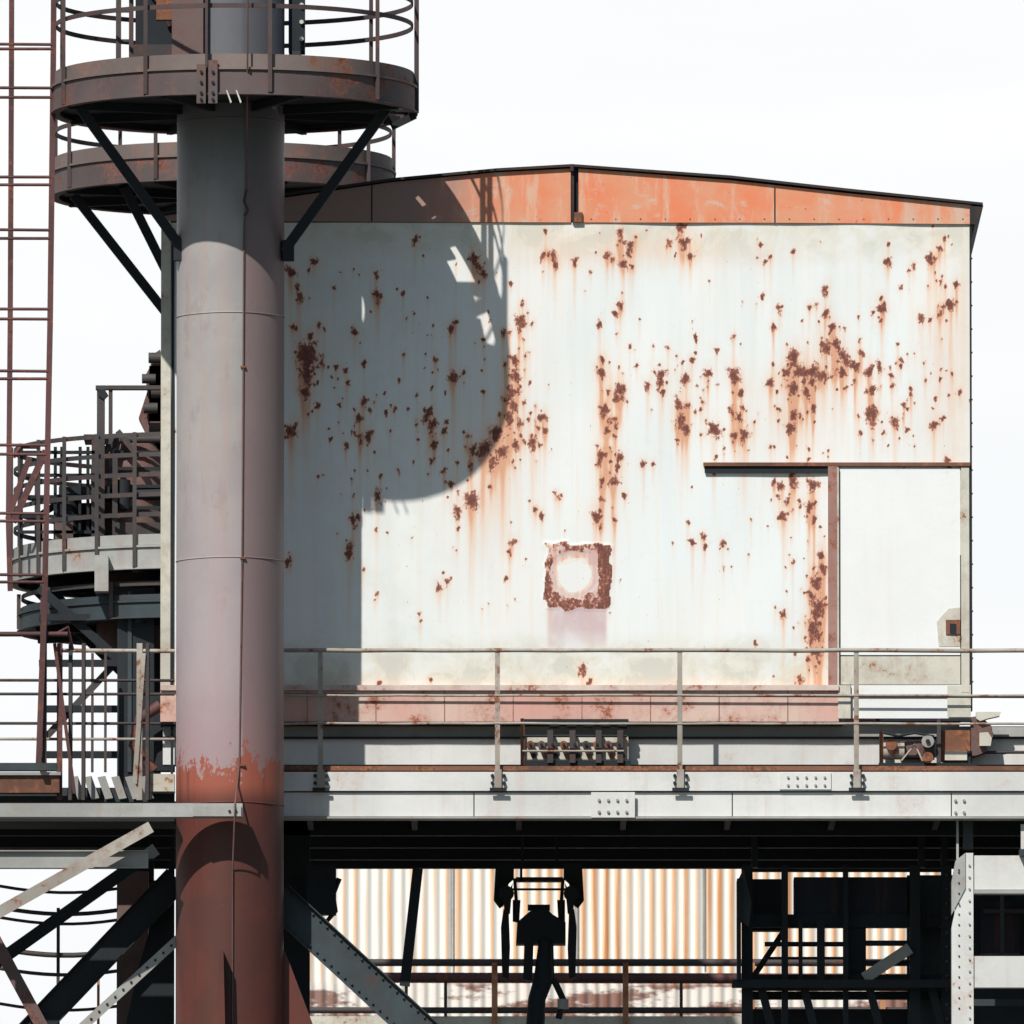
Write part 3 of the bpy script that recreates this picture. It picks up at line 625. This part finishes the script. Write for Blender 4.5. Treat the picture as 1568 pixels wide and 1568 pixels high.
o.rect(1120,1500,1456,1512,d-.2,d-.1,'dark')
for x in (1165,1230,1330,1425): o.bar(P(x,1512,d),P(x+22,1600,d),.07,.05,'dark')
o.rect(1135,1518,1456,1530,d+.4,d+.5,'dark'); o.rect(1152,1545,1456,1640,d+.6,d+.7,'dark')
for x in (1150,1405,1440): o.rect(x,1256,x+10,1328,2.5,2.6,'teal')
o.rect(1128,1345,1134,1500,d-.3,d+.2,'dark'); o.poly([(1128,1350),(1138,1330),(1150,1380),(1146,1420),(1132,1410)],d-.2,d-.1,'teal')
for y in range(1340,1620,22): o.bolt(1448,y,d,'raildark',.016,.02)
o.done()
# ---------------------------------------------------------------- background building
o=Ob('corrugated_shed'); d=25.0
lam=.115; xa,xb=Xof(440,d),Xof(1440,d); n=int((xb-xa)/lam*8)
zt3=Zof(1290,d)
rows=[]
for zz in (0,zt3): rows.append([o.bm.verts.new((xa+(xb-xa)*i/n,d-.018*math.sin(2*math.pi*(xa+(xb-xa)*i/n)/lam),zz)) for i in range(n+1)])
for i in range(n): o.face([rows[0][i],rows[0][i+1],rows[1][i+1],rows[1][i]],'corr',True)
o.box((xa,d+.05,0),(xb,d+12,zt3),'girder2'); o.box((xa-.1,d-.08,zt3+.002),(xb+.1,d+12.1,zt3+.06),'roof')
for x in (690,880,1075): o.rect(x,1290,x+3,1480,d-.05,d-.03,'girder2')
o.done()
o=Ob('walkway_railing'); d=14.
o.tube([P(560,1474,d),P(1440,1474,d)],.035,'raildark'); o.tube([P(560,1497,d),P(1440,1499,d)],.05,'ladder'); o.tube([P(430,1547,d),P(1440,1547,d)],.03,'raildark')
o.rect(430,1556,1440,1572,d,d+.3,'cream'); o.rect(430,1572,1440,1590,d,d+.3,'dark')
for x in (757,957,1150,1350): o.rect(x-4,1474,x+5,1640,d-.05,d,'orangepaint')
for x in (620,680,1040,1200): o.rect(x,1497,x+5,1556,d-.02,d,'raildark')
o.box((Xof(430,d),d+.05,0),(Xof(430,d)+.2,d+.3,Zof(1590,d)),'dark'); o.box((Xof(1400,d),d+.05,0),(Xof(1400,d)+.2,d+.3,Zof(1590,d)),'dark')
o.done()
# ---------------------------------------------------------------- light
sunv=Vector((.5,1,-1.16)).normalized()
L=bpy.data.lights.new('sun','SUN'); L.energy=5.0; L.angle=math.radians(.5); L.color=(1,.955,.895)
lo=bpy.data.objects.new('sun',L); sc.collection.objects.link(lo); lo.rotation_euler=sunv.to_track_quat('-Z','Y').to_euler(); lo.location=(-20,-40,50)
w=bpy.data.worlds.new('World'); sc.world=w; w.use_nodes=True; nt=w.node_tree; bg=nt.nodes['Background']
sky=nt.nodes.new('ShaderNodeTexSky'); sky.sky_type='NISHITA'; sky.sun_disc=False
el=math.asin(-sunv.z); sky.sun_elevation=el; sky.sun_rotation=math.atan2(-sunv.x,-sunv.y)
tc=nt.nodes.new('ShaderNodeTexCoord'); sx=nt.nodes.new('ShaderNodeSeparateXYZ'); nt.links.new(tc.outputs['Generated'],sx.inputs[0])
hz=math_(nt,'MULTIPLY',mr(nt,sx.outputs[2],.14,.30,1,0),mr(nt,sx.outputs[1],-.1,.5,0,1))
cl=noise(nt,mapping(nt,tc.outputs['Generated'],(3,3,14)),4,6,.55)
hc=mix(nt,mr(nt,cl,.35,.7),(11.4,11.65,11.9),(12.3,12.3,12.3))
skd=mix(nt,1.0,sky.outputs[0],(.76,.88,.87),'MULTIPLY')
nt.links.new(mix(nt,hz,skd,hc),bg.inputs[0]); bg.inputs[1].default_value=.082
# ---------------------------------------------------------------- camera
cam=bpy.data.cameras.new('camera'); cam.sensor_width=36; cam.lens=36*ax/(1568/K); cam.clip_start=1; cam.clip_end=6000
co_=bpy.data.objects.new('camera',cam); sc.collection.objects.link(co_); co_.location=(0,-D,CAMZ)
co_.rotation_euler=(math.pi/2+math.atan2(ZC-CAMZ,D),0,0)
cam.dof.use_dof=True; cam.dof.focus_distance=ax; cam.dof.aperture_fstop=8
sc.camera=co_
sc.view_settings.view_transform='Standard'; sc.view_settings.look='None'; sc.view_settings.exposure=0
